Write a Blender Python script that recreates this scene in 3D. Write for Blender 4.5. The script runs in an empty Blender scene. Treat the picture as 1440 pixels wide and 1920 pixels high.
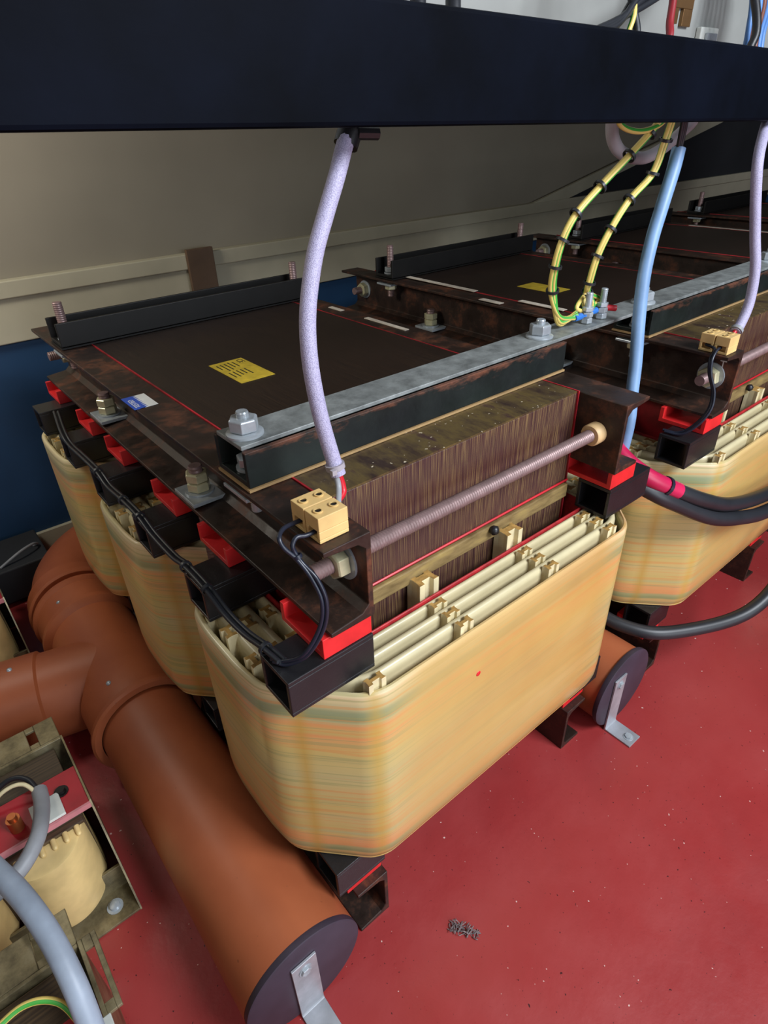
import bpy, bmesh, math, random
from mathutils import Vector, Matrix
random.seed(7)
SC = 0.5          # metres per layout unit
ZF = 1.63         # floor lies at layout z = -1.63
def W(p): return Vector((p[0]*SC, p[1]*SC, (p[2]+ZF)*SC))
scene = bpy.context.scene
col = scene.collection

# ------------------------------------------------------------------ camera
cam = bpy.data.cameras.new('camera'); cam.sensor_fit = 'VERTICAL'; cam.sensor_height = 36
cam.lens = 1145.0/1920*36; cam.clip_start = 0.02
camo = bpy.data.objects.new('camera', cam); col.objects.link(camo)
Rr = Vector((0.76902169, -0.63854764, -0.02936941)); Ru = Vector((0.36070988, 0.39556508, 0.84463995)); Rf = Vector((0.52772533, 0.66014027, -0.53452857))
mw = Matrix((( Rr.x, Ru.x, -Rf.x, 0), (Rr.y, Ru.y, -Rf.y, 0), (Rr.z, Ru.z, -Rf.z, 0), (0, 0, 0, 1)))
camo.matrix_world = Matrix.Translation(W((-0.66060741, -1.0522715, 0.74116484))) @ mw
scene.camera = camo

# ------------------------------------------------------------------ world, lights, exposure
wd = bpy.data.worlds.new('world'); scene.world = wd; wd.use_nodes = True
bg = wd.node_tree.nodes['Background']; bg.inputs[0].default_value = (0.62, 0.75, 1.0, 1); bg.inputs[1].default_value = 0.07
def area(name, loc, target, sx, sy, power, color):
    l = bpy.data.lights.new(name, 'AREA'); l.shape = 'RECTANGLE'; l.size = sx; l.size_y = sy; l.energy = power; l.color = color
    o = bpy.data.objects.new(name, l); col.objects.link(o); o.location = W(loc)
    d = W(target)-W(loc); o.rotation_euler = d.to_track_quat('-Z', 'Y').to_euler()
    return o
area('doorway_daylight', (0.6, -6.8, 0.3), (0.6, 0.0, -0.4), 2.3, 1.7, 60, (0.85, 0.92, 1.0))
area('upper_key_light', (1.7, -3.7, 3.1), (0.7, -0.1, -0.8), 1.2, 0.8, 104, (0.88, 0.93, 1.0))  # added key light, set high so the beam shades the row behind
area('wall_wash_light', (-1.3, 2.15, 1.35), (0.5, 3.0, 0.75), 0.3, 0.3, 10, (1.0, 0.95, 0.84))  # added lamp washing the back wall, standing in for window light at left
area('left_fill_light', (-2.2, -1.6, 1.9), (-0.2, 0.9, -0.7), 0.5, 0.4, 2.8, (1.0, 0.93, 0.84))  # added fill light for the left coil faces, placed free in the room
vs = scene.view_settings; vs.view_transform = 'Standard'; vs.look = 'None'; vs.gamma = 1; vs.exposure = 0.0
try: vs.use_curve_mapping = False
except Exception: pass

# ------------------------------------------------------------------ materials
MAT = {}
def lin(c): return tuple(((x/12.92) if x <= .04045 else ((x+.055)/1.055)**2.4) for x in c)
def rgb(h):
    h = h.lstrip('#'); return lin(tuple(int(h[i:i+2], 16)/255 for i in (0, 2, 4)))+(1,)
def new_mat(name, rough=.5, metal=0., spec=.5):
    m = bpy.data.materials.new(name); m.use_nodes = True; nt = m.node_tree; b = nt.nodes['Principled BSDF']
    b.inputs['Roughness'].default_value = rough; b.inputs['Metallic'].default_value = metal
    b.inputs['Specular IOR Level'].default_value = spec
    MAT[name] = m; return m, nt, b
def noise(nt, scale=(1, 1, 1), detail=3, rough=.6, sc=1.0, dist=0.):
    tc = nt.nodes.new('ShaderNodeTexCoord'); mp = nt.nodes.new('ShaderNodeMapping'); mp.inputs['Scale'].default_value = scale
    n = nt.nodes.new('ShaderNodeTexNoise'); n.inputs['Scale'].default_value = sc; n.inputs['Detail'].default_value = detail
    n.inputs['Roughness'].default_value = rough; n.inputs['Distortion'].default_value = dist
    nt.links.new(tc.outputs['Object'], mp.inputs[0]); nt.links.new(mp.outputs[0], n.inputs['Vector']); return n.outputs[0]
def ramp(nt, fac, stops, interp='LINEAR'):
    r = nt.nodes.new('ShaderNodeValToRGB'); r.color_ramp.interpolation = interp
    e = r.color_ramp.elements
    while len(e) > 1: e.remove(e[0])
    e[0].position = stops[0][0]; e[0].color = stops[0][1]
    for p, c in stops[1:]:
        k = e.new(p); k.color = c
    nt.links.new(fac, r.inputs[0]); return r.outputs[0]
def mix(nt, fac, a, b, mode='MIX'):
    m = nt.nodes.new('ShaderNodeMix'); m.data_type = 'RGBA'; m.blend_type = mode
    if isinstance(fac, (int, float)): m.inputs[0].default_value = fac
    else: nt.links.new(fac, m.inputs[0])
    for i, v in ((6, a), (7, b)):
        if isinstance(v, tuple): m.inputs[i].default_value = v
        else: nt.links.new(v, m.inputs[i])
    return m.outputs[2]
def bump(nt, b, h, strength=.3, dist=.002):
    n = nt.nodes.new('ShaderNodeBump'); n.inputs['Strength'].default_value = strength; n.inputs['Distance'].default_value = dist
    nt.links.new(h, n.inputs['Height']); nt.links.new(n.outputs[0], b.inputs['Normal'])
def bw(v): return (v, v, v, 1)
def simple(name, hexc, rough=.5, metal=0., var=.12, vs_=12, bmp=0., spec=.5):
    m, nt, b = new_mat(name, rough, metal, spec); c = rgb(hexc)
    n = noise(nt, sc=vs_, detail=4)
    d = tuple(max(0, x*(1-var*2.2)) for x in c[:3])+(1,)
    l = tuple(min(1, x*(1+var)) for x in c[:3])+(1,)
    nt.links.new(ramp(nt, n, [(.3, d), (.7, l)]), b.inputs['Base Color'])
    if bmp: bump(nt, b, noise(nt, sc=vs_*14, detail=3), bmp, .001)
    return m
simple('black_plastic', '#1b1b1e', .38, bmp=.25, vs_=20)
simple('black_cable', '#23252a', .42)
simple('dark_wire', '#1d2230', .35)
simple('red_insulator', '#d8282a', .42, vs_=25, var=.1)
simple('dark_red_cable', '#96252d', .45)
simple('sheet_red', '#a8202a', .5, vs_=14, var=.3)
simple('red_sleeving', '#c41f2c', .4)
simple('pink_shrink', '#c41f50', .35)
simple('spacer_end', '#b08a4c', .45, vs_=90, var=.25)
simple('cream_spacer', '#dccfa6', .45, vs_=20)
simple('layer_cream', '#c9bd97', .32, vs_=9, var=.07)
simple('insulation_tan', '#a98a5f', .55)
simple('resin_strip', '#c9a878', .5)
simple('beige_plastic', '#dcb97a', .45)
simple('zinc', '#adb5bb', .25, .3, vs_=30)
simple('yellow_zinc', '#c9c4a0', .28, .3, vs_=30)
simple('old_thread', '#8a7270', .45, .35, vs_=60)
simple('galvanised', '#8c9190', .5, .35, vs_=45, var=.2, bmp=.2)
simple('aluminium', '#b4b7bd', .42, .5, vs_=20)
simple('dark_steel', '#141312', .5, .3, vs_=20)
simple('grey_sleeve_smooth', '#97a3b3', .45)
simple('blue_sleeve', '#7c9fc8', .42)
simple('grey_cable', '#8e9196', .5)
simple('grey_loop_cable', '#a7a0a6', .5)
simple('copper', '#b0683f', .35, .8)
simple('blue_lug', '#2f6fc0', .4)
simple('brown_wire', '#7d4a3a', .45)
simple('brown_plate', '#5c4634', .6)
simple('blue_wire', '#5d8ed0', .42)
simple('brass', '#8c6a45', .4, .7)
simple('cream_paint', '#b3ad97', .6, vs_=3, var=.08)
simple('dark_grey', '#26282c', .7, vs_=3)
simple('board_white', '#8f918d', .6, vs_=4, var=.08)
simple('connector_white', '#cfd3cc', .5)
simple('paper', '#cfc4b4', .7, vs_=40)
simple('label_yellow', '#c8ac35', .55, vs_=50)
simple('label_blue', '#2c4fae', .5)
simple('label_ink', '#2a2618', .6)
simple('label_white', '#d6d6d0', .5)
simple('cap_black', '#38303d', .55, vs_=15)
simple('lint', '#8d7f80', .9, vs_=200, var=.4)
simple('small_coil_cream', '#dcc084', .38, vs_=9, var=.16)
simple('pink_edge', '#d98a90', .5)
simple('red_plate', '#a81c2a', .45)
simple('former_red', '#b02a2e', .45, vs_=50, var=.2)
simple('green_wire', '#4f8f3a', .4)

def mat_braid():
    m, nt, b = new_mat('braided_sleeve', .5)
    tc = nt.nodes.new('ShaderNodeTexCoord'); ck = nt.nodes.new('ShaderNodeTexVoronoi'); ck.inputs['Scale'].default_value = 900
    nt.links.new(tc.outputs['Object'], ck.inputs['Vector'])
    nt.links.new(ramp(nt, ck.outputs['Distance'], [(.1, rgb('#bdb8d2')), (.8, rgb('#918cab'))]), b.inputs['Base Color'])
    bump(nt, b, ck.outputs['Distance'], .35, .001)
mat_braid()
def mat_floor():
    m, nt, b = new_mat('floor_red', .33)
    big = noise(nt, sc=1.6, detail=5); c = ramp(nt, big, [(.3, rgb('#87292a')), (.55, rgb('#9b3434')), (.75, rgb('#a33f3e'))])
    sp = noise(nt, sc=150, detail=2); dark = ramp(nt, sp, [(.27, bw(1)), (.31, bw(0))]); c = mix(nt, dark, c, rgb('#3d1216'))
    sp2 = noise(nt, sc=120, detail=1, rough=.3); wh = ramp(nt, sp2, [(.775, bw(0)), (.80, bw(1))]); c = mix(nt, wh, c, rgb('#d8b8b0'))
    nt.links.new(c, b.inputs['Base Color'])
    nt.links.new(ramp(nt, noise(nt, sc=6, detail=5), [(.3, bw(.26)), (.7, bw(.5))]), b.inputs['Roughness'])
    bump(nt, b, noise(nt, sc=26, detail=4), .22, .004)
mat_floor()
def mat_wall():
    m, nt, b = new_mat('wall_grey', .75)
    nt.links.new(ramp(nt, noise(nt, sc=1.2, detail=4), [(.3, rgb('#837c6e')), (.7, rgb('#958d7d'))]), b.inputs['Base Color'])
    m, nt, b = new_mat('wall_blue', .6)
    nt.links.new(ramp(nt, noise(nt, sc=3, detail=4), [(.3, rgb('#0c3356')), (.7, rgb('#123f66'))]), b.inputs['Base Color'])
    m, nt, b = new_mat('beam_black', .55, 0, .03)
    nt.links.new(ramp(nt, noise(nt, sc=8, detail=4), [(.3, rgb('#06080d')), (.7, rgb('#0a0e18'))]), b.inputs['Base Color'])
    bump(nt, b, noise(nt, sc=90, detail=3), .15, .001)
mat_wall()
def mat_core():
    for name, dk, md, tan_, amt in (('core_lamination', '#2b191b', '#4d322c', '#8a7248', 1), ('core_top', '#17100c', '#241913', '#2e2016', .4)):
        m, nt, b = new_mat(name, .42)
        st = noise(nt, (900, 12, 9), 2, .6); big = noise(nt, (7, 7, 7), 4)
        c = ramp(nt, st, [(.33, rgb(dk)), (.5, rgb(md)), (.66, rgb(tan_))])
        c = mix(nt, ramp(nt, big, [(.42, bw(0)), (.62, bw(.8))]), c, mix(nt, .55, c, rgb('#3a2029' if amt == 1 else '#22160f')))
        nt.links.new(c, b.inputs['Base Color']); bump(nt, b, st, .35*amt, .0015)
    m, nt, b = new_mat('yoke_varnish', .36)
    st = noise(nt, (24, 9, 4), 5, .7); c = ramp(nt, st, [(.36, rgb('#33241e')), (.47, rgb('#4d3e27')), (.56, rgb('#5c4c2a')), (.68, rgb('#3f2a28'))])
    fl = noise(nt, sc=160, detail=1); c = mix(nt, ramp(nt, fl, [(.74, bw(0)), (.77, bw(1))]), c, rgb('#cdbfa6'))
    nt.links.new(c, b.inputs['Base Color']); bump(nt, b, st, .2, .001)
    m, nt, b = new_mat('resin_band', .4)
    nt.links.new(ramp(nt, noise(nt, (14, 5, 60), 4), [(.3, rgb('#5f4d2e')), (.5, rgb('#86714a')), (.7, rgb('#a48d55'))]), b.inputs['Base Color'])
mat_core()
def mat_rust():
    for name, base, r1, lo, hi, met in (('rusty_channel', '#221a16', '#7a472e', .50, .68, .25), ('black_rust_edge', '#1e211e', '#6a3d28', .56, .7, .1)):
        m, nt, b = new_mat(name, .45, met)
        n = noise(nt, sc=17, detail=7, rough=.7); n2 = noise(nt, sc=5, detail=3)
        c = ramp(nt, n, [(lo-.2, rgb(base)), (lo, rgb('#372720')) if met > .2 else (lo, rgb(base)), (hi, rgb(r1))])
        c = mix(nt, ramp(nt, n2, [(.36, bw(0)), (.60, bw(.5))]), c, rgb(base))
        nt.links.new(c, b.inputs['Base Color'])
        nt.links.new(ramp(nt, n, [(.3, bw(.32)), (.7, bw(.65))]), b.inputs['Roughness'])
        bump(nt, b, noise(nt, sc=120, detail=4), .25, .001)
mat_rust()
def mat_cross():
    m = MAT['black_rust_edge']; nt = m.node_tree; b = nt.nodes['Principled BSDF']
    tc = nt.nodes.new('ShaderNodeTexCoord'); sx = nt.nodes.new('ShaderNodeSeparateXYZ'); nt.links.new(tc.outputs['Object'], sx.inputs[0])
    n = noise(nt, (14, 14, 40), 6, .7)
    a = nt.nodes.new('ShaderNodeMath'); a.operation = 'MULTIPLY_ADD'; nt.links.new(n, a.inputs[0]); a.inputs[1].default_value = .07; nt.links.new(sx.outputs[2], a.inputs[2])
    f = ramp(nt, a.outputs[0], [(.0, bw(0)), (1, bw(1))]); r = f.node.color_ramp
    zt = (ZF+.106)*SC; r.elements[0].position = zt+.0275; r.elements[1].position = zt+.040
    c = mix(nt, f, ramp(nt, noise(nt, sc=9, detail=4), [(.3, rgb('#101314')), (.7, rgb('#1c2320'))]), rgb('#6a4231'))
    nt.links.new(c, b.inputs['Base Color']); b.inputs['Metallic'].default_value = 0; b.inputs['Specular IOR Level'].default_value = .3
mat_cross()
def mat_coil():
    m, nt, b = new_mat('coil_wrap', .3)
    tc = nt.nodes.new('ShaderNodeTexCoord')
    band = noise(nt, (.5, .5, 30), 2.0, .5)
    c = ramp(nt, band, [(.32, rgb('#7f8a66')), (.39, rgb('#aaa476')), (.45, rgb('#c4af74')), (.55, rgb('#c8b076')), (.59, rgb('#d49e68')), (.66, rgb('#bcab70'))])
    blot = noise(nt, (7, 7, 55), 4, .7)
    c = mix(nt, ramp(nt, blot, [(.58, bw(0)), (.7, bw(.35))]), c, rgb('#8c9b78'))
    sz0 = nt.nodes.new('ShaderNodeSeparateXYZ'); nt.links.new(tc.outputs['Object'], sz0.inputs[0])
    wob = noise(nt, (5, 5, 3), 3); ma = nt.nodes.new('ShaderNodeMath'); ma.operation = 'MULTIPLY_ADD'; nt.links.new(wob, ma.inputs[0]); ma.inputs[1].default_value = .016; nt.links.new(sz0.outputs[2], ma.inputs[2])
    mr = nt.nodes.new('ShaderNodeMapRange'); nt.links.new(ma.outputs[0], mr.inputs[0]); mr.inputs[1].default_value = (ZF-1.179)*SC+.008; mr.inputs[2].default_value = (ZF-.431)*SC+.008
    gr, og, bs = '#6f8260', '#d8915a', '#c4ad66'
    bands = ramp(nt, mr.outputs[0], [(0, rgb('#cfa566')), (.05, rgb('#d2a668')), (.06, rgb(gr)), (.09, rgb('#9aa070')), (.10, rgb(og)), (.16, rgb(og)), (.175, rgb(bs)), (.19, rgb('#adab78')), (.22, rgb(bs)), (.30, rgb('#c9ad72')), (.34, rgb(bs)), (.55, rgb('#bdb27c')), (.70, rgb(bs)), (.78, rgb(og)), (.80, rgb(bs)), (.84, rgb(og)), (.86, rgb('#a9a87c')), (.875, rgb(gr)), (.91, rgb('#8f9a75')), (.93, rgb('#c6b888')), (.97, rgb('#d6c79c')), (1, rgb('#ddd0aa'))])  # the palest top stops paint a white sheen into the rim
    c = mix(nt, .30, bands, c)
    fine = noise(nt, (1.2, 1.2, 85), 1.5, .5)
    c = mix(nt, ramp(nt, fine, [(.545, bw(0)), (.56, bw(.5)), (.60, bw(.5)), (.615, bw(0))]), c, rgb('#9a9a66'))
    c = mix(nt, ramp(nt, fine, [(.37, bw(0)), (.385, bw(.55)), (.42, bw(.55)), (.435, bw(0))]), c, rgb('#cf9458'))
    # smooth resin over the long flat faces (object x well inside the flats)
    sx = nt.nodes.new('ShaderNodeSeparateXYZ'); nt.links.new(tc.outputs['Object'], sx.inputs[0])
    ab = nt.nodes.new('ShaderNodeMath'); ab.operation = 'ABSOLUTE'; nt.links.new(sx.outputs[0], ab.inputs[0])
    f = ramp(nt, ab.outputs[0], [(.20, bw(.72)), (.275, bw(0))])
    tan = ramp(nt, noise(nt, (3, 3, 5), 4), [(.3, rgb('#b5803f')), (.5, rgb('#c4974f')), (.7, rgb('#cdab6a'))])
    mx = nt.nodes.new('ShaderNodeMapRange'); nt.links.new(sx.outputs[0], mx.inputs[0]); mx.inputs[1].default_value = -.26; mx.inputs[2].default_value = .26
    tan = mix(nt, mx.outputs[0], mix(nt, .5, tan, rgb('#c9b574')), tan)
    c = mix(nt, f, c, tan)
    # yellow resin runs at the creases
    cr = ramp(nt, ab.outputs[0], [(.262, bw(0)), (.276, bw(.5)), (.290, bw(0))])
    c = mix(nt, cr, c, rgb('#c19a3c'))
    cr = ramp(nt, ab.outputs[0], [(.338, bw(0)), (.348, bw(.6)), (.358, bw(0))])
    c = mix(nt, cr, c, rgb('#b9903a'))
    nt.links.new(c, b.inputs['Base Color'])
    b.inputs['Coat Weight'].default_value = .3; b.inputs['Coat Roughness'].default_value = .2
    bump(nt, b, noise(nt, (2, 2, 40), 3), .25, .002)
mat_coil()
def mat_pipe():
    m, nt, b = new_mat('orange_pipe', .46)
    c = ramp(nt, noise(nt, sc=4, detail=5), [(.3, rgb('#985030')), (.7, rgb('#ab5f3b'))])
    s = noise(nt, sc=60, detail=2); c = mix(nt, ramp(nt, s, [(.73, bw(0)), (.78, bw(.6))]), c, rgb('#5a2c1c'))
    c = mix(nt, ramp(nt, noise(nt, (5, 1.5, 5), 4), [(.42, bw(0)), (.7, bw(.45))]), c, rgb('#7c4026'))
    nt.links.new(c, b.inputs['Base Color'])
mat_pipe()
def mat_earth():
    m, nt, b = new_mat('yellow_green_wire', .4)
    tc = nt.nodes.new('ShaderNodeTexCoord')
    uv = nt.nodes.new('ShaderNodeSeparateXYZ'); nt.links.new(tc.outputs['UV'], uv.inputs[0])
    c = ramp(nt, uv.outputs[0], [(0., rgb('#d9c06a')), (.22, rgb('#3f9a3c')), (.42, rgb('#d9c06a')), (.72, rgb('#3f9a3c')), (.9, rgb('#d9c06a'))], 'CONSTANT')
    nt.links.new(c, b.inputs['Base Color'])
mat_earth()
def mat_smallframe():
    m, nt, b = new_mat('small_frame_steel', .33, .45)
    c = ramp(nt, noise(nt, sc=18, detail=6, rough=.7), [(.3, rgb('#4a4232')), (.55, rgb('#8a7f60')), (.75, rgb('#a39b80'))])
    nt.links.new(c, b.inputs['Base Color'])
    m, nt, b = new_mat('small_core', .5)
    nt.links.new(ramp(nt, noise(nt, (5, 300, 5), 3), [(.3, rgb('#2b2018')), (.7, rgb('#57452f'))]), b.inputs['Base Color'])
mat_smallframe()

# ------------------------------------------------------------------ mesh helpers (layout units)
class MB:
    def __init__(s): s.v = []; s.f = []; s.uv = {}
    def add(s, vs, fs):
        k = len(s.v); s.v += [tuple(v) for v in vs]; s.f += [tuple(i+k for i in f) for f in fs]; return s
    def box(s, x0, x1, y0, y1, z0, z1):
        v = [(x, y, z) for x in (x0, x1) for y in (y0, y1) for z in (z0, z1)]
        return s.add(v, [(0, 1, 3, 2), (4, 6, 7, 5), (0, 4, 5, 1), (2, 3, 7, 6), (0, 2, 6, 4), (1, 5, 7, 3)])
    def prism(s, poly, axis, a, b):
        # poly: 2D outline (ccw) in the other two axes, swept along axis
        def P(u, w, t): return {'x': (t, u, w), 'y': (u, t, w), 'z': (u, w, t)}[axis]
        n = len(poly); v = [P(u, w, a) for u, w in poly]+[P(u, w, b) for u, w in poly]
        f = [tuple(range(n))[::-1], tuple(range(n, 2*n))]+[(i, (i+1) % n, (i+1) % n+n, i+n) for i in range(n)]
        return s.add(v, f)
    def lathe(s, p0, p1, prof, n=24, phase=0., cap=True):
        # prof: list of (t along p0->p1 in units, radius)
        p0 = Vector(p0); d = (Vector(p1)-p0).normalized(); a = d.orthogonal().normalized(); b = d.cross(a)
        vs = []
        for t, r in prof:
            for i in range(n):
                an = 2*math.pi*i/n+phase; vs.append(p0+d*t+(a*math.cos(an)+b*math.sin(an))*r)
        m = len(prof); fs = [(j*n+i, j*n+(i+1) % n, (j+1)*n+(i+1) % n, (j+1)*n+i) for j in range(m-1) for i in range(n)]
        if cap: fs += [tuple(range(n))[::-1], tuple(range((m-1)*n, m*n))]
        return s.add(vs, fs)
    def cyl(s, p0, p1, r, n=24, phase=0.):
        L = (Vector(p1)-Vector(p0)).length
        return s.lathe(p0, p1, [(0, r), (L, r)], n, phase)
    def hexnut(s, c, d, rc, h, n=6, phase=0.):
        c = Vector(c); e = c+Vector(d).normalized()*h
        return s.lathe(c, e, [(0, rc*.9), (h*.1, rc), (h*.88, rc), (h, rc*.88)], 6, phase)
    def thread(s, p0, p1, r, pitch=.008, depth=.08, n=20):
        L = (Vector(p1)-Vector(p0)).length; k = max(2, int(L/pitch)); prof = []
        for i in range(k):
            prof += [(L*i/k, r*(1-depth)), (L*(i+.5)/k, r)]
        prof.append((L, r*(1-depth*1.5)))
        return s.lathe(p0, p1, prof, n)
    def tube(s, pts, r, n=10, cap=True, taper=None, uvs=False, sub=6):
        P = spline(pts, sub); m = len(P); vs = []
        T = [(P[min(i+1, m-1)]-P[max(i-1, 0)]).normalized() for i in range(m)]
        a = T[0].orthogonal().normalized(); k0 = len(s.v)
        for i in range(m):
            a = (a-T[i]*a.dot(T[i])).normalized(); b = T[i].cross(a)
            rr = r if taper is None else r*taper(i/(m-1))
            for j in range(n):
                an = 2*math.pi*j/n; vs.append(P[i]+(a*math.cos(an)+b*math.sin(an))*rr)
        fs = [(j*n+i, j*n+(i+1) % n, (j+1)*n+(i+1) % n, (j+1)*n+i) for j in range(m-1) for i in range(n)]
        if cap: fs += [tuple(range(n))[::-1], tuple(range((m-1)*n, m*n))]
        if uvs:
            f0 = len(s.f)
            for q in range((m-1)*n):
                i = q % n; s.uv[f0+q] = [(i/n+.01, 0), ((i+1)/n-.01, 0), ((i+1)/n-.01, 1), (i/n+.01, 1)]
        return s.add(vs, fs)
    def sheet(s, rows):
        m = len(rows); n = len(rows[0]); v = [p for r in rows for p in r]
        return s.add(v, [(j*n+i, j*n+i+1, (j+1)*n+i+1, (j+1)*n+i) for j in range(m-1) for i in range(n-1)])
def spline(pts, sub):
    P = [Vector(p) for p in pts]
    if len(P) < 3: return P
    Q = [P[0]*2-P[1]]+P+[P[-1]*2-P[-2]]; out = []
    for i in range(1, len(Q)-2):
        for k in range(sub):
            t = k/sub; a, b, c, d = Q[i-1], Q[i], Q[i+1], Q[i+2]
            out.append(.5*((2*b)+(c-a)*t+(2*a-5*b+4*c-d)*t*t+(3*b-a-3*c+d)*t**3))
    out.append(P[-1]); return out
def wloc(o):
    v = Vector((0, 0, 0))
    while o: v += o.location; o = o.parent
    return v
def build(name, mb, mat, parent=None, smooth=False, bevel=0., at=None, label=None):
    base = wloc(parent) if parent else (W(at) if at else None)
    topmat = None
    if mat == 'cream_spacer' and len(mb.f) == 18: topmat = 'spacer_end'
    pts = [W(v) for v in mb.v]
    if base is None:
        c = Vector((sum(p.x for p in pts)/len(pts), sum(p.y for p in pts)/len(pts), min(p.z for p in pts))); base = c
    me = bpy.data.meshes.new(name); me.from_pydata([p-base for p in pts], [], mb.f); me.update()
    bm = bmesh.new(); bm.from_mesh(me); bmesh.ops.recalc_face_normals(bm, faces=bm.faces); bm.to_mesh(me); bm.free()
    if mb.uv:
        uvl = me.uv_layers.new(name='UVMap')
        for fi, co in mb.uv.items():
            p = me.polygons[fi]; vi = [me.loops[l].vertex_index for l in p.loop_indices]; orig = mb.f[fi]
            for l, v in zip(p.loop_indices, vi): uvl.data[l].uv = co[orig.index(v)]
    me.materials.append(MAT[mat])
    if topmat:
        me.materials.append(MAT[topmat])
        for p in me.polygons:
            if p.normal.z > .9: p.material_index = 1
    for p in me.polygons: p.use_smooth = bool(smooth)
    if smooth and smooth is not True: me.set_sharp_from_angle(angle=math.radians(smooth))
    o = bpy.data.objects.new(name, me); col.objects.link(o)
    if parent: o.parent = parent
    else: o.location = base
    if bevel:
        b = o.modifiers.new('bevel', 'BEVEL'); b.width = bevel; b.segments = 2; b.limit_method = 'ANGLE'; b.angle_limit = math.radians(40)
    if label: o['label'] = label
    return o
def tag(o, label, cat, group=None):
    o['label'] = label; o['category'] = cat
    if group: o['group'] = group
    return o
def thing(name, loc, label, cat, group=None):
    o = bpy.data.objects.new(name, None); col.objects.link(o); o.location = W(loc); o.empty_display_size = .05
    return tag(o, label, cat, group)
def struct(name, mb, mat, **k):
    o = build(name, mb, mat, **k); o['kind'] = 'structure'; return o
def copy_tree(o, parent=None):
    c = o.copy(); col.objects.link(c)
    if parent: c.parent = parent; c.location = o.location
    for ch in list(o.children): copy_tree(ch, c)
    return c
def text_mesh(name, body, size, origin, right, up, mat, parent, thick=.0006):
    cu = bpy.data.curves.new('t', 'FONT'); cu.body = body; cu.size = size*SC; cu.extrude = thick/2
    to = bpy.data.objects.new('t', cu); col.objects.link(to)
    dg = bpy.context.evaluated_depsgraph_get(); me = bpy.data.meshes.new_from_object(to.evaluated_get(dg))
    bpy.data.objects.remove(to); me.name = name
    r = Vector(right); u = Vector(up); n = r.cross(u); o3 = W(origin)-wloc(parent)
    for v in me.vertices: v.co = o3+r*v.co.x+u*v.co.y+n*v.co.z
    me.materials.clear(); me.materials.append(MAT[mat])
    o = bpy.data.objects.new(name, me); col.objects.link(o); o.parent = parent; return o

# ------------------------------------------------------------------ room
struct('floor', MB().box(-5, 13, -9, 3.1, -1.73, -1.63), 'floor_red', at=(0, 0, -1.63))
YW = 3.0
struct('wall_back', MB().box(-5, 13, YW, YW+.2, -.02, 3.6), 'wall_grey', at=(0, YW, 0))
struct('trim_1', MB().box(-5, 13, YW-.02, YW+.2, -1.63, -.24), 'wall_blue', at=(0, YW, -1.6))
struct('trim_2', MB().box(-5, 13, YW-.05, YW+.2, -.24, .0).box(-5, 13, YW-.07, YW+.2, .0, .09), 'cream_paint', at=(0, YW, 0), bevel=.003)
struct('baseboard_back', MB().box(-5, 13, YW-.05, YW, -1.63, -1.44), 'cream_paint', at=(0, YW, -1.6))
struct('wall_dark_triangle', MB().prism([(4.95, .09), (13, .09), (13, 1.8)], 'y', YW-.03, YW), 'dark_grey', at=(6, YW, 0))  # flat dark grey triangle on the wall below the diagonal strip
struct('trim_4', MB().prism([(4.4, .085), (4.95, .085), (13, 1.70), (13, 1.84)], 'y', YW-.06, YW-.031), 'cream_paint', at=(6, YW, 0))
struct('wall_left', MB().box(-5.2, -5, -9, 3.2, -1.63, 3.6), 'wall_grey', at=(-5, 0, 0))
struct('wall_right', MB().box(13, 13.2, -9, 3.2, -1.63, 3.6), 'dark_grey', at=(13, 0, 0))
struct('ceiling', MB().box(-5.2, 13.2, -9, 3.2, 3.6, 3.8), 'dark_grey', at=(0, 0, 3.6))

# ------------------------------------------------------------------ large transformer
def plan(k, cy, n_it=3):
    a = [(.556, .411), (.758, .195), (.77, .09)]; b = [(.528, .234), (.552, .215), (.556, .10)]
    q = [(a[i][0]+(b[i][0]-a[i][0])*k, a[i][1]+(b[i][1]-a[i][1])*k) for i in range(3)]
    P = q+[(x, -y) for x, y in q[::-1]]+[(-x, -y) for x, y in q]+[(-x, y) for x, y in q[::-1]]
    P = P[::-1]
    for it in range(n_it):
        Q = []; w = .16 if it == 0 else .25
        for i in range(len(P)):
            (x0, y0), (x1, y1) = P[i], P[(i+1) % len(P)]
            L = math.hypot(x1-x0, y1-y0); e = min(w, .03/L) if it == 0 else w
            if it > 0 and L > .06: e = min(w, .012/L)
            Q += [(x0+(x1-x0)*e, y0+(y1-y0)*e), (x1-(x1-x0)*e, y1-(y1-y0)*e)]
        P = Q
    return [(.5+x, cy+y) for x, y in P]
def shell(ka, kb, z0, z1, cy, r=.012):
    mb = MB(); w = kb-ka
    tp = .05 if ka == 0 else 0.
    prof = [(ka, z1-r), (ka+.12*w, z1-.4*r), (ka+.35*w, z1), (kb-.35*w, z1), (kb-.12*w, z1-.4*r), (kb, z1-r), (kb, z0+.07), (kb, z0+r), (kb-.2*w, z0), (ka+.3*w+tp*1.6, z0), (ka+.1*w+tp, z0+r), (ka+tp*.3, z0+.045), (ka, z0+.10)]
    loops = [[(x, y, z) for x, y in plan(k, cy)] for k, z in prof]; n = len(loops[0]); m = len(loops)
    vs = [p for l in loops for p in l]
    return mb.add(vs, [(j*n+i, j*n+(i+1) % n, ((j+1) % m)*n+(i+1) % n, ((j+1) % m)*n+i) for j in range(m) for i in range(n)])
def kfront(k): return .411+(.234-.411)*k
def kside(k): return .77+(.556-.77)*k
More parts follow.
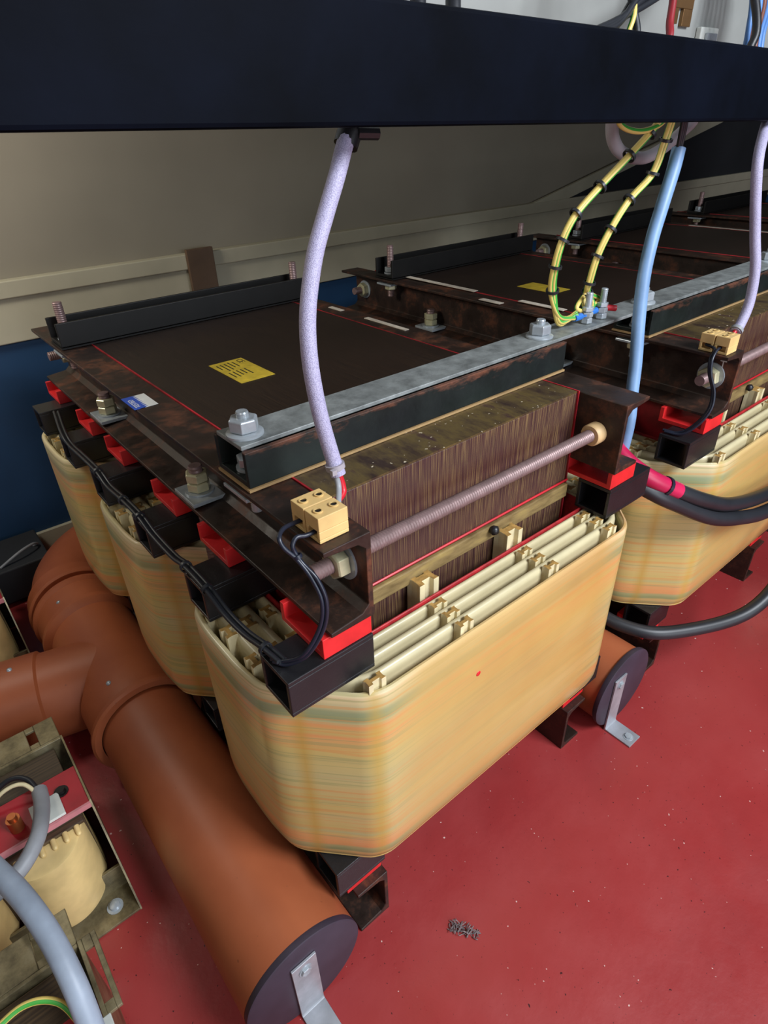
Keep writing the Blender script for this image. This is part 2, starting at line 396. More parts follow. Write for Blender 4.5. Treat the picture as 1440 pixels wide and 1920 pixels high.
def dogbone(c, ax, gap, w, z0, z1):
    # I-section stick, ax 'y': gap direction is y, width along x
    h = gap/2; t = w/2; q = t*.42; e = h*.42
    o = [(-t, -h), (-t*.35, -h*.8), (t*.35, -h*.8), (t, -h), (t, -e), (q, -e*.6), (q, e*.6), (t, e), (t, h), (t*.35, h*.8), (-t*.35, h*.8), (-t, h), (-t, e), (-q, e*.6), (-q, -e*.6), (-t, -e)]
    # flanges stand at both ends of the width, the grooves look into the duct
    h, t = h, t
    q = h*.42; e = t*.40
    o = [(-t, -h), (-e*1.15, -h), (-e, -q), (e, -q), (e*1.15, -h), (t, -h), (t*.9, -h*.4), (t*.9, h*.4), (t, h), (e*1.15, h), (e, q), (-e, q), (-e*1.15, h), (-t, h), (-t*.9, h*.4), (-t*.9, -h*.4)]
    if ax == 'y': P = [(c[0]+u, c[1]+v) for u, v in o]
    else: P = [(c[0]+v, c[1]+u) for u, v in o]
    return MB().prism(P, 'z', z0, z1)
LAYERS = [(0., .11), (.25, .40), (.54, .69), (.83, .955)]
GAPS = [(.11, .25), (.40, .54), (.69, .83)]
FR, FH, FT, WT = .125, .238, .018, .015   # flange reach, channel height, flange and web thickness
def channel(x, sgn, y0, y1, zt, h):
    a = x; zb = zt-h
    o = [(a, zt), (a+sgn*FR, zt), (a+sgn*FR, zt-FT*.7), (a+sgn*(WT+.02), zt-FT*1.2), (a+sgn*WT, zt-FT*1.2-.018), (a+sgn*WT, zb+FT*1.2+.018), (a+sgn*(WT+.02), zb+FT*1.2), (a+sgn*FR, zb+FT*.7), (a+sgn*FR, zb), (a, zb)]
    return MB().prism(o, 'y', y0, y1)
def square_tube(x0, x1, y0, y1, z0, z1, t=.012):
    mb = MB()
    mb.box(x0, x1, y0, y1, z1-t, z1); mb.box(x0, x1, y0, y1, z0, z0+t); mb.box(x0, x1, y0, y0+t, z0+t, z1-t); mb.box(x0, x1, y1-t, y1, z0+t, z1-t)
    return mb
def u_block(x0, x1, y0, y1, z0, z1, t=.016, up=True):
    if up: o = [(y0, z0), (y1, z0), (y1, z1), (y1-t, z1), (y1-t, z0+t), (y0+t, z0+t), (y0+t, z1), (y0, z1)]
    else: o = [(y0, z0), (y0+t, z0), (y0+t, z1-t), (y1-t, z1-t), (y1-t, z0), (y1, z0), (y1, z1), (y0, z1)]
    return MB().prism(o, 'x', x0, x1)
CYS = [.17, .995, 1.82]
def make_transformer():
    root = thing('transformer', (.5, .995, -ZF), 'x', 'transformer', 'large three-coil transformers standing in a row')
    # core
    c = MB()
    c.box(.006, .994, 0, 1.99, -.32, -.004); c.box(.006, .994, 0, 1.99, -1.61, -1.29)
    for cy in CYS: c.box(.006, .994, cy-.17, cy+.17, -1.29, -.32)
    build('core', c, 'core_lamination', root, bevel=.001)
    build('yoke_top', MB().box(.006, .994, .31, 1.69, -.004, .0016), 'core_top', root)
    build('yoke_varnish', MB().box(.007, .993, .001, .309, -.004, .0015), 'yoke_varnish', root)
    for x in (0.0003, .9947):
        build('insulation_sheet', MB().box(x, x+.005, -.005, 2.0, -.33, .003).box(x, x+.005, -.005, .34, -1.28, -.33), 'sheet_red', root)
    build('binding_thread', MB().tube([(0.0, -.006, -.322), (.5, -.006, -.322), (1.0, -.006, -.322)], .004, 6), 'red_sleeving', root)
    build('resin_band', MB().box(.005, .995, -.016, .0, -.385, -.333), 'resin_band', root, bevel=.002)
    build('knot', MB().lathe((.60, -.02, -.345), (.60, -.05, -.345), [(0, .014), (.012, .017), (.022, .008)], 10), 'black_plastic', root, smooth=True)
    for x, s in ((0, -1), (1, 1)):
        build('clamp_channel', channel(x, s, -.177, 2.17, 0, FH), 'rusty_channel', root, bevel=.0012)
        build('clamp_channel', channel(x, s, -.177, 2.17, -1.39, .24), 'rusty_channel', root, bevel=.0012)
    # horizontal threaded rods with nuts
    for yr, zr in ((-.088, -.115), (2.08, -.115)):
        r = build('threaded_rod', MB().thread((-.105, yr, zr), (1.105, yr, zr), .021, .0085), 'old_thread', root, smooth=35)
        for s, x in ((-1, -WT), (1, 1+WT)):
            build('washer', MB().lathe((x, yr, zr), (x+s, yr, zr), [(0, .052), (.006, .052)], 32), 'zinc', root, smooth=35)
            build('nut', MB().hexnut((x+s*.006, yr, zr), (s, 0, 0), .041, .034, phase=.4), 'yellow_zinc', root, bevel=.0006)
            build('bush', MB().lathe(((0 if s < 0 else 1), yr, zr), ((0 if s < 0 else 1)-s, yr, zr), [(0, .036), (.034, .036), (.040, .032)], 28), 'resin_strip', root, smooth=35)
    # vertical tie rods standing in the channels
    for yb in (.60, 1.43):
        for x, s in ((0, -1), (1, 1)):
            xx = x+s*.072
            build('tie_rod', MB().thread((xx, yb, -1.2), (xx, yb, -.115), .022, .012, .09, 14), 'old_thread', root, smooth=35)
            build('square_washer', MB().box(xx-.055, xx+.052, yb-.072, yb+.068, -.2165, -.204), 'zinc', root, bevel=.001)
            build('washer', MB().lathe((xx, yb, -.204), (xx, yb, 0), [(0, .045), (.006, .045)], 28), 'zinc', root, smooth=35)
            for k in range(2):
                build('nut', MB().hexnut((xx, yb, -.198+k*.032), (0, 0, 1), .036, .030, phase=.25+.1*k), 'yellow_zinc', root, bevel=.0006)
    # black box sections with red U blocks under / over the channels
    for cy in CYS:
        for ty, ry in ((-.343, -.338), (.085, .13)):
            for x, s in ((0, -1), (1, 1)):
                a, b = sorted((x+s*.004, x+s*.248)); c0, d = sorted((x+s*.004, x+s*.145)); a2, b2 = sorted((x+s*.004, x+s*.19))
                build('support_tube', square_tube(a, b, cy+ty, cy+ty+.125, -.412, -.300), 'black_plastic', root, bevel=.001)
                build('packing_block', u_block(c0, d, cy+ry, cy+ry+.185, -.299, -FH-.001), 'red_insulator', root, bevel=.0008)
                build('support_tube', square_tube(a2, b2, cy+ty, cy+ty+.125, -1.312, -1.183), 'black_plastic', root, bevel=.001)
                build('packing_block', u_block(c0, d, cy+ry+.02, cy+ry+.17, -1.389, -1.313, up=False), 'red_insulator', root, bevel=.0008)
    # coils
    for cy in CYS:
        cl = build('coil', shell(0, .11, -1.179, -.431, cy, .014), 'coil_wrap', root, smooth=50)
        for a, b in LAYERS[1:]:
            build('winding_layer', shell(a, b, -1.17, -.418, cy, .016), 'layer_cream', cl, smooth=60)
        build('coil_former', shell(.96, 1.0, -1.175, -.414, cy, .003), 'former_red', cl, smooth=50)
        for a, b in GAPS:
            km = (a+b)/2
            gy = (b-a)*.177; gx = (b-a)*.214
            for fx in (.28, .66, .97):
                for sg in (-1, 1):
                    if sg > 0 and fx > .9: continue
                    build('spacer', dogbone((fx, cy+sg*kfront(km)), 'y', gy*1.04, .052, -.60, -.408), 'cream_spacer', cl, bevel=.0006)
            for sx in (-1, 1):
                for dy in (-.12, .02, .15):
                    build('spacer', dogbone((.5+sx*(kside(km)-.006), cy+dy), 'x', gx*1.1, .052, -.60, -.412), 'cream_spacer', cl, bevel=.0006)
        a, b = GAPS[0]
        build('spacer', dogbone((-.035, cy-.379), 'y', .026, .055, -.60, -.405), 'cream_spacer', cl, bevel=.0006)
        for fx in (.29, .665):
            for sg in (-1, 1):
                build('limb_spacer', dogbone((fx, cy+sg*.203), 'y', .056, .075, -.9, -.365), 'cream_spacer', cl, bevel=.0008)
    # cross channels on top
    for y0, y1 in ((.143, .302), (1.70, 1.85)):
        t = .014; zb, zt = .012, .106
        o = [(y0, zb), (y1, zb), (y1, zt), (y1-t, zt), (y1-t, zb+t), (y0+t, zb+t), (y0+t, zt), (y0, zt)]
        cc = build('cross_channel', MB().prism(o, 'x', -.114, 1.112), 'black_rust_edge' if y0 < 1 else 'dark_steel', root, bevel=.001)
        build('insulation_strip', MB().box(-.117, 1.115, y0-.003, y1+.003, .003, .0095), 'insulation_tan' if y0 < 1 else 'dark_steel', cc)
        ym = (y0+y1)/2
        for x in (-.068, 1.058):
            yb = ym-.004; top = .178 if y0 < 1 else .175
            b_ = build('clamp_bolt', MB().thread((x, yb, -.10), (x, yb, top), .016 if y0 < 1 else .019, .008, .08, 16), 'zinc' if y0 < 1 else 'old_thread', root, smooth=35)
            build('nut', MB().hexnut((x, yb, .036), (0, 0, 1), .033, .026, phase=.5), 'zinc', b_, bevel=.0006)
            build('washer', MB().lathe((x, yb, .027), (x, yb, 1), [(0, .036), (.006, .036)], 24), 'zinc', b_, smooth=35)
            build('square_washer', MB().box(x-.055, x+.05, yb-.06, yb+.06, -.032, -.0215), 'zinc', b_, bevel=.001)
            build('nut', MB().hexnut((x, yb, -.032), (0, 0, -1), .034, .03, phase=.2), 'yellow_zinc', b_, bevel=.0006)
            if y0 < 1:
                build('washer', MB().lathe((x, yb, .1185), (x, yb, 1), [(0, .046), (.006, .046), (.010, .040)], 32), 'zinc', b_, smooth=35)
                build('nut', MB().hexnut((x, yb, .129), (0, 0, 1), .037, .034, phase=.15), 'zinc', b_, bevel=.0008)
    return root
T1 = make_transformer()
T1['label'] = 'nearest large transformer with cream taped coils, beside the orange pipe at left'
D = 1.773
others = []
for i, lb in ((1, 'second large transformer from the left, thick black cables looping past its coil'),
              (2, 'third large transformer from the left, mostly hidden beyond the grey strip'),
              (3, 'farthest large transformer at the dark right end of the row')):
    t = copy_tree(T1); t.location = T1.location+Vector((D*i*SC, 0, 0)); t['label'] = lb; others.append(t)
T2, T3, T4 = others

text_mesh('white_letter', 'T', .042, (D-WT-.001, -.108, -.078), (0, -1, 0), (0, 0, 1), 'label_white', T2)
bl = MB(); bl.lathe((.318, -.2405, -.613), (.318, -.2455, -.613), [(0, .010), (.0015, .009), (.003, .004)], 7)
build('red_speck', bl, 'red_insulator', T1)
# labels and paper strips on the transformers
st = build('rating_label', MB().box(.235, .37, .832, 1.085, .0022, .0034), 'label_yellow', T1, label='yellow rating label with small black print')
text_mesh('ce_mark', 'CE', .034, (.338, 1.072, .0036), (0, -1, 0), (1, 0, 0), 'label_ink', st, .0004)
ink = MB()
for r in range(6):
    for q in range(2):
        y1 = 1.065-q*.10-random.uniform(0, .01); y0 = y1-random.uniform(.05, .085)
        if r == 0: continue
        x = .332-r*.0165; ink.box(x, x+.005, max(y0, .845), y1, .0034, .0038)
build('print_lines', ink, 'label_ink', st)
sb = build('test_label', MB().box(-.112, -.052, .86, .985, .0008, .0018), 'label_white', T1, label='white and blue test sticker')
blue = MB().box(-.130, -.095, .86, .985, .0008, .0020)
n = 9
for i in range(n):
    ya = .86+.125*i/n; yb = .86+.125*(i+1)/n
    blue.prism([(-.0951, ya), (-.0951, yb), (-.083, (ya+yb)/2)][::-1], 'z', .0018, .0021)
build('blue_band', blue, 'label_blue', sb)
text_mesh('lettering', 'TESTED', .024, (-.104, .872, .0021), (0, 1, 0), (-1, 0, 0), 'label_white', sb, .0004)
for y0, y1 in ((.913, 1.194), (1.377, 1.477)):
    build('paper_strip', MB().box(1.058, 1.082, y0, y1, .0005, .003), 'paper', T1, label='off-white paper strip')
for y0, y1, xo in ((1.17, 1.70, .003), (.62, .88, .003), (.907, 1.04, -.10)):
    build('paper_strip', MB().box(D+xo-.022, D+xo+.012, y0, y1, .006, .0085), 'paper', T2, label='off-white paper strip')
build('rating_label', MB().box(D+.24, D+.37, .86, 1.1, .0022, .0034), 'label_yellow', T2, label='yellow rating label')
build('paper_strip', MB().box(2*D+1.02, 2*D+1.05, .9, 1.5, .0005, .003), 'paper', T3, label='off-white paper strip')

# ------------------------------------------------------------------ earthing strip across the row
sx1 = 3*D+1.2
root = thing('earthing_strip', (1.4, .222, .106), 'long grey galvanised flat strip bolted across the tops of the transformers', 'strip')
build('bar', MB().box(-.112, sx1, .160, .286, .1065, .118), 'galvanised', root, bevel=.001)
for x in (1.305, 1.395):
    s_ = build('stud', MB().thread((x, .205, .119), (x, .205, .225), .0125, .007, .08, 16), 'zinc', root, smooth=35)
    for k, (z, h) in enumerate(((.120, .020), (.141, .018), (.161, .016))):
        build('nut', MB().hexnut((x, .205, z), (0, 0, 1), .021, h, phase=.3*k), 'zinc', s_, bevel=.0005)

# ------------------------------------------------------------------ black beam, white board above
bm_ = MB(); x0, x1 = -2.5, 6.5
sh = lambda x, z: z-.0135*x
pr = [(-.03, .742), (.06, .742), (.06, .928), (-.03, .928)]
bm_.add([(x, y, sh(x, z)) for x in (x0, x1) for y, z in pr], [(0, 1, 2, 3), (7, 6, 5, 4), (0, 4, 5, 1), (1, 5, 6, 2), (2, 6, 7, 3), (3, 7, 4, 0)])
tag(build('steel_beam', bm_, 'beam_black', bevel=.004), 'wide black painted steel beam running across the top of the view', 'beam')
bd = build('back_board', MB().box(-.9, 5.6, .60, .63, .86, 3.0), 'board_white', bevel=.002)
tag(bd, 'pale mounting board standing upright behind the black beam', 'board')

# ------------------------------------------------------------------ sleeves and cables
def cable(name, pts, r, mat, label, cat, n=12, group=None, sub=8, **k):
    o = build(name, MB().tube(pts, r, n, sub=sub, **k), mat, smooth=60)
    return tag(o, label, cat, group)
def ring(mb, c, d, r, w=.012, t=.005, n=16):
    c = Vector(c); d = Vector(d).normalized()
    mb.lathe(c-d*w/2, c+d*w/2, [(0, r*.9), (0, r+t), (w, r+t), (w, r*.9)], n, cap=False)
S1 = [(0.230,0.100,0.761),(0.211,0.087,0.739),(0.185,0.073,0.714),(0.150,0.060,0.659),(0.109,0.047,0.598),(0.068,0.033,0.535),(0.038,0.020,0.471),(0.017,0.007,0.414),(0.004,-0.007,0.355),(-0.001,-0.020,0.291),(0.002,-0.033,0.211),(0.013,-0.047,0.122),(0.017,-0.060,0.079)]
r = thing('sleeved_cable', S1[-1], 'pale lilac braided sleeve hanging from the beam to the nearest terminal block', 'cable')
build('sleeve', MB().tube([(a, b+.015, c) for a, b, c in S1], .0175, 14, sub=10), 'braided_sleeve', r, smooth=60)
w_ = MB().tube([(.017, -.045, .085), (.022, -.05, .05), (.012, -.06, .035), (-.03, -.075, .030)], .0085, 8); build('red_core', w_, 'red_sleeving', r, smooth=60)
build('grey_core', MB().tube([(.010, -.045, .085), (.008, -.055, .055), (-.012, -.08, .040), (-.03, -.10, .034)], .007, 8), 'grey_cable', r, smooth=60)
t_ = MB(); ring(t_, (.0145, -.038, .10), (.1, -.15, -1), .0175, .012, .005); t_.box(-.012, .0, -.066, -.056, .094, .106); build('cable_tie', t_, 'grey_loop_cable', r, smooth=40)
t_ = MB(); ring(t_, (.198, .096, .722), (-.6, -.1, -1), .019, .03, .006); t_.cyl((.21, .08, .73), (.255, .07, .728), .012, 8); build('tie_clip', t_, 'black_plastic', r, smooth=40)

S2 = [(1.600,0.140,0.649),(1.580,0.134,0.585),(1.530,0.123,0.477),(1.490,0.114,0.382),(1.450,0.096,0.269),(1.420,0.068,0.133),(1.390,0.033,-0.006),(1.360,0.009,-0.103),(1.340,-0.013,-0.226),(1.34,.0,-.45)]
r = thing('sleeved_cable', S2[-1], 'smooth pale blue sleeve dropping between the first and second large transformers', 'cable')
build('sleeve', MB().tube(S2, .0225, 14, sub=10), 'blue_sleeve', r, smooth=60)
for dx in (-.012, .0, .012):
    build('core_wire', MB().tube([(1.565+dx, .12, .74), (1.585+dx, .13, .69), (1.598+dx*.8, .138, .64)], .0065, 8), 'black_cable', r, smooth=60)
S3 = [(2.130,0.100,0.742),(2.056,0.080,0.677),(2.004,0.060,0.613),(2.012,0.040,0.510),(2.050,0.020,0.382),(2.105,0.000,0.263),(2.114,-0.020,0.143),(2.078,-0.040,0.069),(2.009,-0.060,0.039)]
S3 = [(1.95,0.100,0.74),(1.90,0.06,0.677),(1.80,0.0,0.60),(1.78,-.05,0.50),(1.78,-.10,0.37)]
S3 = None
def S3path():
    # x,y,z found on a steady fall from the beam to the terminal block of the second transformer
    return [(1.965, .03, .73), (1.885, .0, .672), (1.811, -.035, .602), (1.815, -.055, .502), (1.835, -.08, .375), (1.84, -.11, .262), (1.83, -.125, .152), (1.792, -.13, .085), (1.757, -.132, .062)]
r = thing('sleeved_cable', (1.76, -.13, .05), 'pale lilac sleeve at the right edge dropping to the second transformer terminal block', 'cable')
build('sleeve', MB().tube(S3path(), .018, 12, sub=10), 'braided_sleeve', r, smooth=60)
build('red_core', MB().tube([(1.757, -.132, .066), (1.735, -.13, .045), (1.715, -.125, .034)], .0085, 8), 'red_sleeving', r, smooth=60)
t_ = MB(); ring(t_, (1.765, -.132, .068), (1, 0, .7), .018, .012, .005); build('cable_tie', t_, 'grey_cable', r, smooth=40)

# green-yellow earth bundles
EA = [(1.464,0.140,0.740),(1.427,0.154,0.696),(1.355,0.169,0.638),(1.239,0.183,0.559),(1.150,0.197,0.488),(1.116,0.211,0.416),(1.113,0.226,0.335),(1.133,0.240,0.254)]
EB = [(1.528,0.140,0.740),(1.531,0.154,0.675),(1.515,0.169,0.580),(1.421,0.183,0.507),(1.359,0.197,0.423),(1.326,0.211,0.341),(1.323,0.226,0.252),(1.337,0.240,0.215)]
def bundle(path, tail_end, label, nt):
    r = thing('earth_wire_bundle', tail_end, label, 'wires', 'green and yellow earth wires on the strip')
    offs = [(-.0095, 0), (.0, .008), (.0095, 0), (0, -.008)]
    for i, (a, b) in enumerate(offs):
        last = Vector(path[-1]); e = Vector(tail_end)+Vector(((i-1.5)*.006, (i % 2)*.008, i*.005))
        sag = Vector((0, 0, -.035-.012*i)) if nt == 0 else Vector(((i-1.5)*.045, 0, -.01))
        mid = last.lerp(e, .5)+sag+Vector((-.02*(1-nt), 0, 0))
        pts = [Vector(p)+Vector((a, b*.6, a*.4)) for p in path]+[mid, e]
        build('earth_wire', MB().tube(pts, .0082, 10, sub=8, uvs=True), 'yellow_green_wire', r, smooth=60)
    for i in range(1, len(path)):
        t_ = MB(); c = Vector(path[i]); d = Vector(path[i])-Vector(path[i-1]); ring(t_, c, d, .0195, .009, .003, 14)
        build('cable_tie', t_, 'black_cable', r, smooth=40)
    c = Vector(tail_end); build('ring_lug', MB().cyl(c-Vector((.012, 0, 0)), c+Vector((.028, 0, .0)), .012, 12).box(c.x+.02, c.x+.06, c.y-.01, c.y+.01, c.z-.003, c.z+.003), 'blue_lug', r)
bundle(EA, (1.240, .205, .150), 'left bundle of green-yellow earth wires curving wide to the strip studs', 0)
bundle(EB, (1.345, .215, .150), 'right bundle of green-yellow earth wires, the narrower loop to the strip studs', 1)
tag(build('cable_lug', MB().cyl((1.40, .205, .158), (1.445, .18, .150), .011, 12), 'red_sleeving', smooth=40), 'small red crimp lug on the second stud of the grey strip', 'lug')
cable('grey_cable', [(1.435,.30,.78),(1.435,0.300,0.735),(1.458,0.300,0.678),(1.529,0.300,0.635),(1.661,0.300,0.616),(1.778,0.300,0.638),(1.890,0.300,0.684),(1.970,0.300,0.725),(2.0,.3,.78)], .021, 'grey_loop_cable', 'pale grey cable hanging in a loop under the beam', 'cable')
cable('earth_wire', [(1.24,.16,.77),(1.253,0.160,0.731),(1.294,0.155,0.711),(1.362,0.150,0.703),(1.427,0.145,0.710),(1.474,0.140,0.729),(1.5,.14,.77)], .0085, 'yellow_green_wire', 'single green-yellow wire looping just below the beam', 'wire', uvs=True)

# thick black cables
U = [(1.33,.18,-.24),(1.305,.05,-.28),(1.292,-.06,-.335),(1.33,-.13,-.385),(1.420,-0.189,-0.446),(1.580,-0.263,-0.534),(1.770,-0.300,-0.611),(2.120,-0.316,-0.693),(2.5,-0.349,-0.70), (2.88, -.34, -.6), (3.12,-.18,-.46), (3.14, .1, -.32), (3.14, .4, -.25)]
r = thing('power_cable', U[4], 'upper thick black cable with pink sleeve passing in front of the second transformer coil', 'cable')
build('jacket', MB().tube(U, .030, 16, sub=10), 'black_cable', r, smooth=60)
P = spline(U, 10)[14:43]
build('heat_shrink', MB().tube([tuple(p) for p in P], .0325, 16, sub=1), 'pink_shrink', r, smooth=60)
t_ = MB(); ring(t_, P[-5], P[-4]-P[-5], .0335, .014, .004, 18); build('cable_tie', t_, 'dark_wire', r, smooth=40)
Lp = [(1.36,.16,-.32),(1.312,.03,-.36),(1.31,-.08,-.41),(1.36,-.16,-.46),(1.450,-0.212,-0.519),(1.620,-0.287,-0.618),(1.800,-0.332,-0.675),(2.050,-0.356,-0.735),(2.50,-0.395,-0.76), (2.9, -.39, -.67), (3.15,-.24,-.53), (3.16, .1, -.39), (3.16, .4, -.32)]
cable('power_cable', Lp, .030, 'black_cable', 'lower thick black cable passing in front of the second transformer coil', 'cable', n=16)
cable('power_cable', [(1.40,.25,-1.17),(1.42,.09,-1.20),(1.455,0.005,-1.222),(1.480,-0.095,-1.238),(1.555,-0.215,-1.250),(1.704,-0.315,-1.252),(1.888,-0.408,-1.240),(2.024,-0.456,-1.200),(2.159,-0.472,-1.120),(2.3,-.46,-1.0),(2.55,-.42,-.93),(2.9,-.36,-.86),(3.12,-.16,-.72),(3.16,.1,-.5),(3.16,.4,-.4)], .031, 'black_cable', 'thick black cable curving low above the red floor at right', 'cable', n=16)

# terminal blocks and their wires
def terminal(x, y, label):
    r = thing('terminal_block', (x, y, .0), label, 'terminal block', 'beige two-pole terminal blocks')
    x0, x1, z1 = x-.038, x+.038, .064; mb = MB()
    for a, b in ((y-.053, y-.002), (y+.002, y+.053)):
        # body of each pole with a funnel mouth facing the wires
        mb.box(x0, x1, a, b, .030, z1); mb.box(x0, x1, a, a+.009, .010, .030); mb.box(x0, x1, b-.009, b, .010, .030); mb.box(x0+.02, x1, a+.009, b-.009, .010, .030); mb.box(x0, x1, a, b, .001, .010)
    mb.box(x-.03, x+.03, y-.003, y+.003, .004, z1-.012)
    build('housing', mb, 'beige_plastic', r, bevel=.0008)
    for a in (y-.0275, y+.0275):
        for sx in (-.02, .02):
            h = MB(); h.lathe((x+sx, a, z1-.0005), (x+sx, a, z1+.01), [(0, .0105), (.004, .0105), (.004, .0075), (.0005, .0075)], 16, cap=False)
            build('screw_collar', h, 'beige_plastic', r, smooth=40)
            build('screw', MB().cyl((x+sx, a, z1-.001), (x+sx, a, z1+.0012), .0074, 14), 'dark_steel', r)
    return r
terminal(-.073, -.094, 'beige two-pole terminal block on the front corner of the nearest transformer')
terminal(D-.073, -.108, 'beige two-pole terminal block on the corner of the second transformer')
WA = [(-.10, -.068, .022), (-0.128,-0.070,0.024),(-0.160,-0.085,0.032),(-0.182,-0.105,0.030),(-0.182,-0.118,0.012),(-0.164,-0.134,-0.018),(-0.150,-0.165,-0.062),(-0.145,-0.185,-0.115),(-0.159,-0.185,-0.180),(-0.195,-0.165,-0.25),(-0.225,-0.12,-0.285),(-.24, -.09, -.290)]
r = thing('wire_pair', WA[-1], 'dark twin wire looping from the nearest terminal block down to the black tube', 'wire')
build('strand', MB().tube(WA, .0052, 8, sub=8), 'dark_wire', r, smooth=60)
WB = [(-.10, -.122, .020), (-0.128,-0.122,0.020),(-0.150,-0.120,0.024),(-0.164,-0.124,0.012),(-0.162,-0.128,-0.006),(-0.156,-0.140,-0.028),(-0.142,-0.172,-0.062),(-0.137,-0.19,-0.115),(-0.151,-0.19,-0.182),(-0.188,-0.17,-0.252),(-0.222,-0.13,-0.289),(-.24, -.10, -.290)]
build('strand', MB().tube(WB, .0052, 8, sub=8), 'dark_wire', r, smooth=60)
t_ = MB(); ring(t_, (-.160, -.131, -.014), (.2, -.4, -1), .0085, .008, .002); build('cable_tie', t_, 'dark_wire', r, smooth=40)
WC = [(D-.10, -.13, .022), (D-.132, -.132, .018), (D-.165, -.138, -.01), (D-.17, -.15, -.06), (D-.165, -.175, -.12), (D-.18, -.185, -.18), (D-.205, -.165, -.24), (D-.225, -.12, -.287), (D-.235, -.06, -.292)]
r = thing('wire_pair', WC[-1], 'dark twin wire from the second transformer terminal block down to its black tube', 'wire')
build('strand', MB().tube(WC, .0052, 8, sub=8), 'dark_wire', r, smooth=60)
build('strand', MB().tube([(D-.10, -.075, .022)]+[(a+.01, b+.012, c) for a, b, c in WC[1:]], .0052, 8, sub=8), 'dark_wire', r, smooth=60)
# loom along the tubes
LM = [(-.232, -.12, -.287), (-.238, -.06, -.286), (-.240, .04, -.31), (-.242, .14, -.31), (-.245, .23, -.282), (-.245, .36, -.282), (-.245, .45, -.300), (-.245, .60, -.300), (-.245, .70, -.280), (-.245, .85, -.285), (-.245, 1.0, -.30), (-.245, 1.1, -.280), (-.245, 1.3, -.29), (-.245, 1.45, -.30), (-.24, 1.55, -.28), (-.2, 1.8, -.28)]
r = thing('wire_loom', (-.24, .7, -.3), 'black wire loom tied along the black tube ends of the nearest transformer', 'wires')
for dx, dz in ((0, 0), (.010, .004), (-.006, .008)):
    build('strand', MB().tube([(a+dx+.002, b, c+dz) for a, b, c in LM], .0062, 8, sub=6), 'black_cable', r, smooth=60)
for i in (1, 4, 5, 8, 9, 11):
    t_ = MB(); ring(t_, Vector(LM[i])+Vector((.002, 0, .004)), Vector(LM[i])-Vector(LM[i-1]), .0145, .009, .003, 12); build('cable_tie', t_, 'black_cable', r, smooth=40)

# ------------------------------------------------------------------ orange pipes
def endcap(xc, yc, bx, root):
    zc = -ZF+.2
    c = build('end_cap', MB().lathe((xc, yc+.012, zc), (xc, yc-1, zc), [(0, .196), (.008, .199), (.022, .199), (.025, .194)], 72), 'cap_black', root, smooth=35)
    w = .042; t = .008; yf = yc-.0145
    o = [(yf, -1.318), (yf, -ZF+.001), (yf-.132, -ZF+.001), (yf-.132, -ZF+.001+t), (yf-t*1.4, -ZF+.001+t), (yf-t, -ZF+.016), (yf-t, -1.318)]
    b = build('angle_bracket', MB().prism([(u, v) for u, v in o], 'x', bx-w, bx+w), 'aluminium', root, bevel=.0006)
    for p, d in (((bx, yf-t, -1.36), (0, -1, 0)), ((bx, yf-.098, -ZF+.001+t), (0, 0, 1))):
        build('bolt_head', MB().hexnut(p, d, .017, .010, phase=.3), 'zinc', b, bevel=.0004)
        build('washer', MB().lathe(p, Vector(p)+Vector(d), [(0, .022), (.0025, .022)], 20), 'zinc', b, smooth=35)
PX, PZ = -.372, -ZF+.2
r = thing('drain_pipe', (PX, 1.0, -ZF), 'long orange plastic drain pipe with branch, lying left of the nearest transformer', 'pipe')
build('pipe_length', MB().lathe((PX, -.215, PZ), (PX, 5, PZ), [(0, .198), (1.30, .198)], 72), 'orange_pipe', r, smooth=35)
def yz(t): return t
prof = [(0, .202), (0, .230), (.010, .239), (.034, .236), (.048, .220), (.23, .218), (.26, .205), (.72, .205), (.735, .228), (.745, .237), (.775, .236), (.79, .222), (.93, .222), (.945, .237), (.965, .236), (.975, .2)]
fit = build('branch_fitting', MB().lathe((PX, .985, PZ), (PX, 5, PZ), prof, 72, cap=False), 'orange_pipe', r, smooth=35)
bd_ = Vector((-.97, .24, 0)).normalized(); b0 = Vector((PX, 1.38, PZ))
build('branch_arm', MB().lathe(b0, b0+bd_, [(0, .199), (.10, .199), (.30, .201), (.31, .214), (.50, .214), (.51, .203), (1.6, .203)], 64, cap=False), 'orange_pipe', r, smooth=35)
build('branch_collar', MB().lathe(b0+bd_*.50, b0+bd_, [(0, .2), (0, .222), (.03, .222), (.03, .2)], 64, cap=False), 'orange_pipe', r, smooth=35)
build('elbow', MB().tube([(PX, 1.93, PZ), (PX, 2.08, PZ), (PX+.05, 2.27, PZ), (PX+.2, 2.45, PZ), (PX+.45, 2.55, PZ), (PX+.8, 2.57, PZ)], .2, 56, sub=8), 'orange_pipe', r, smooth=60)
build('elbow_collar', MB().lathe((PX, 2.0, PZ), (PX, 5, PZ), [(0, .2), (0, .228), (.010, .238), (.034, .236), (.046, .222), (.12, .222), (.13, .2)], 72, cap=False), 'orange_pipe', r, smooth=35)
for y, a in ((1.12, 1.95), (1.83, 2.0)):
    p = Vector((PX+.219*math.cos(a), y, PZ+.219*math.sin(a))); d = Vector((math.cos(a), 0, math.sin(a)))
    build('screw', MB().lathe(p, p+d, [(0, .011), (.006, .010), (.009, .005)], 14), 'zinc', r, smooth=50)
p = b0+bd_*.4+Vector((0, 0, .213)); build('screw', MB().lathe(p, p+Vector((0, 0, 1)), [(0, .011), (.006, .010), (.009, .005)], 14), 'zinc', r, smooth=50)
endcap(PX, -.225, -.375, r)
r = thing('drain_pipe', (1.32, .4, -ZF), 'orange plastic drain pipe lying between the first and second large transformers', 'pipe')
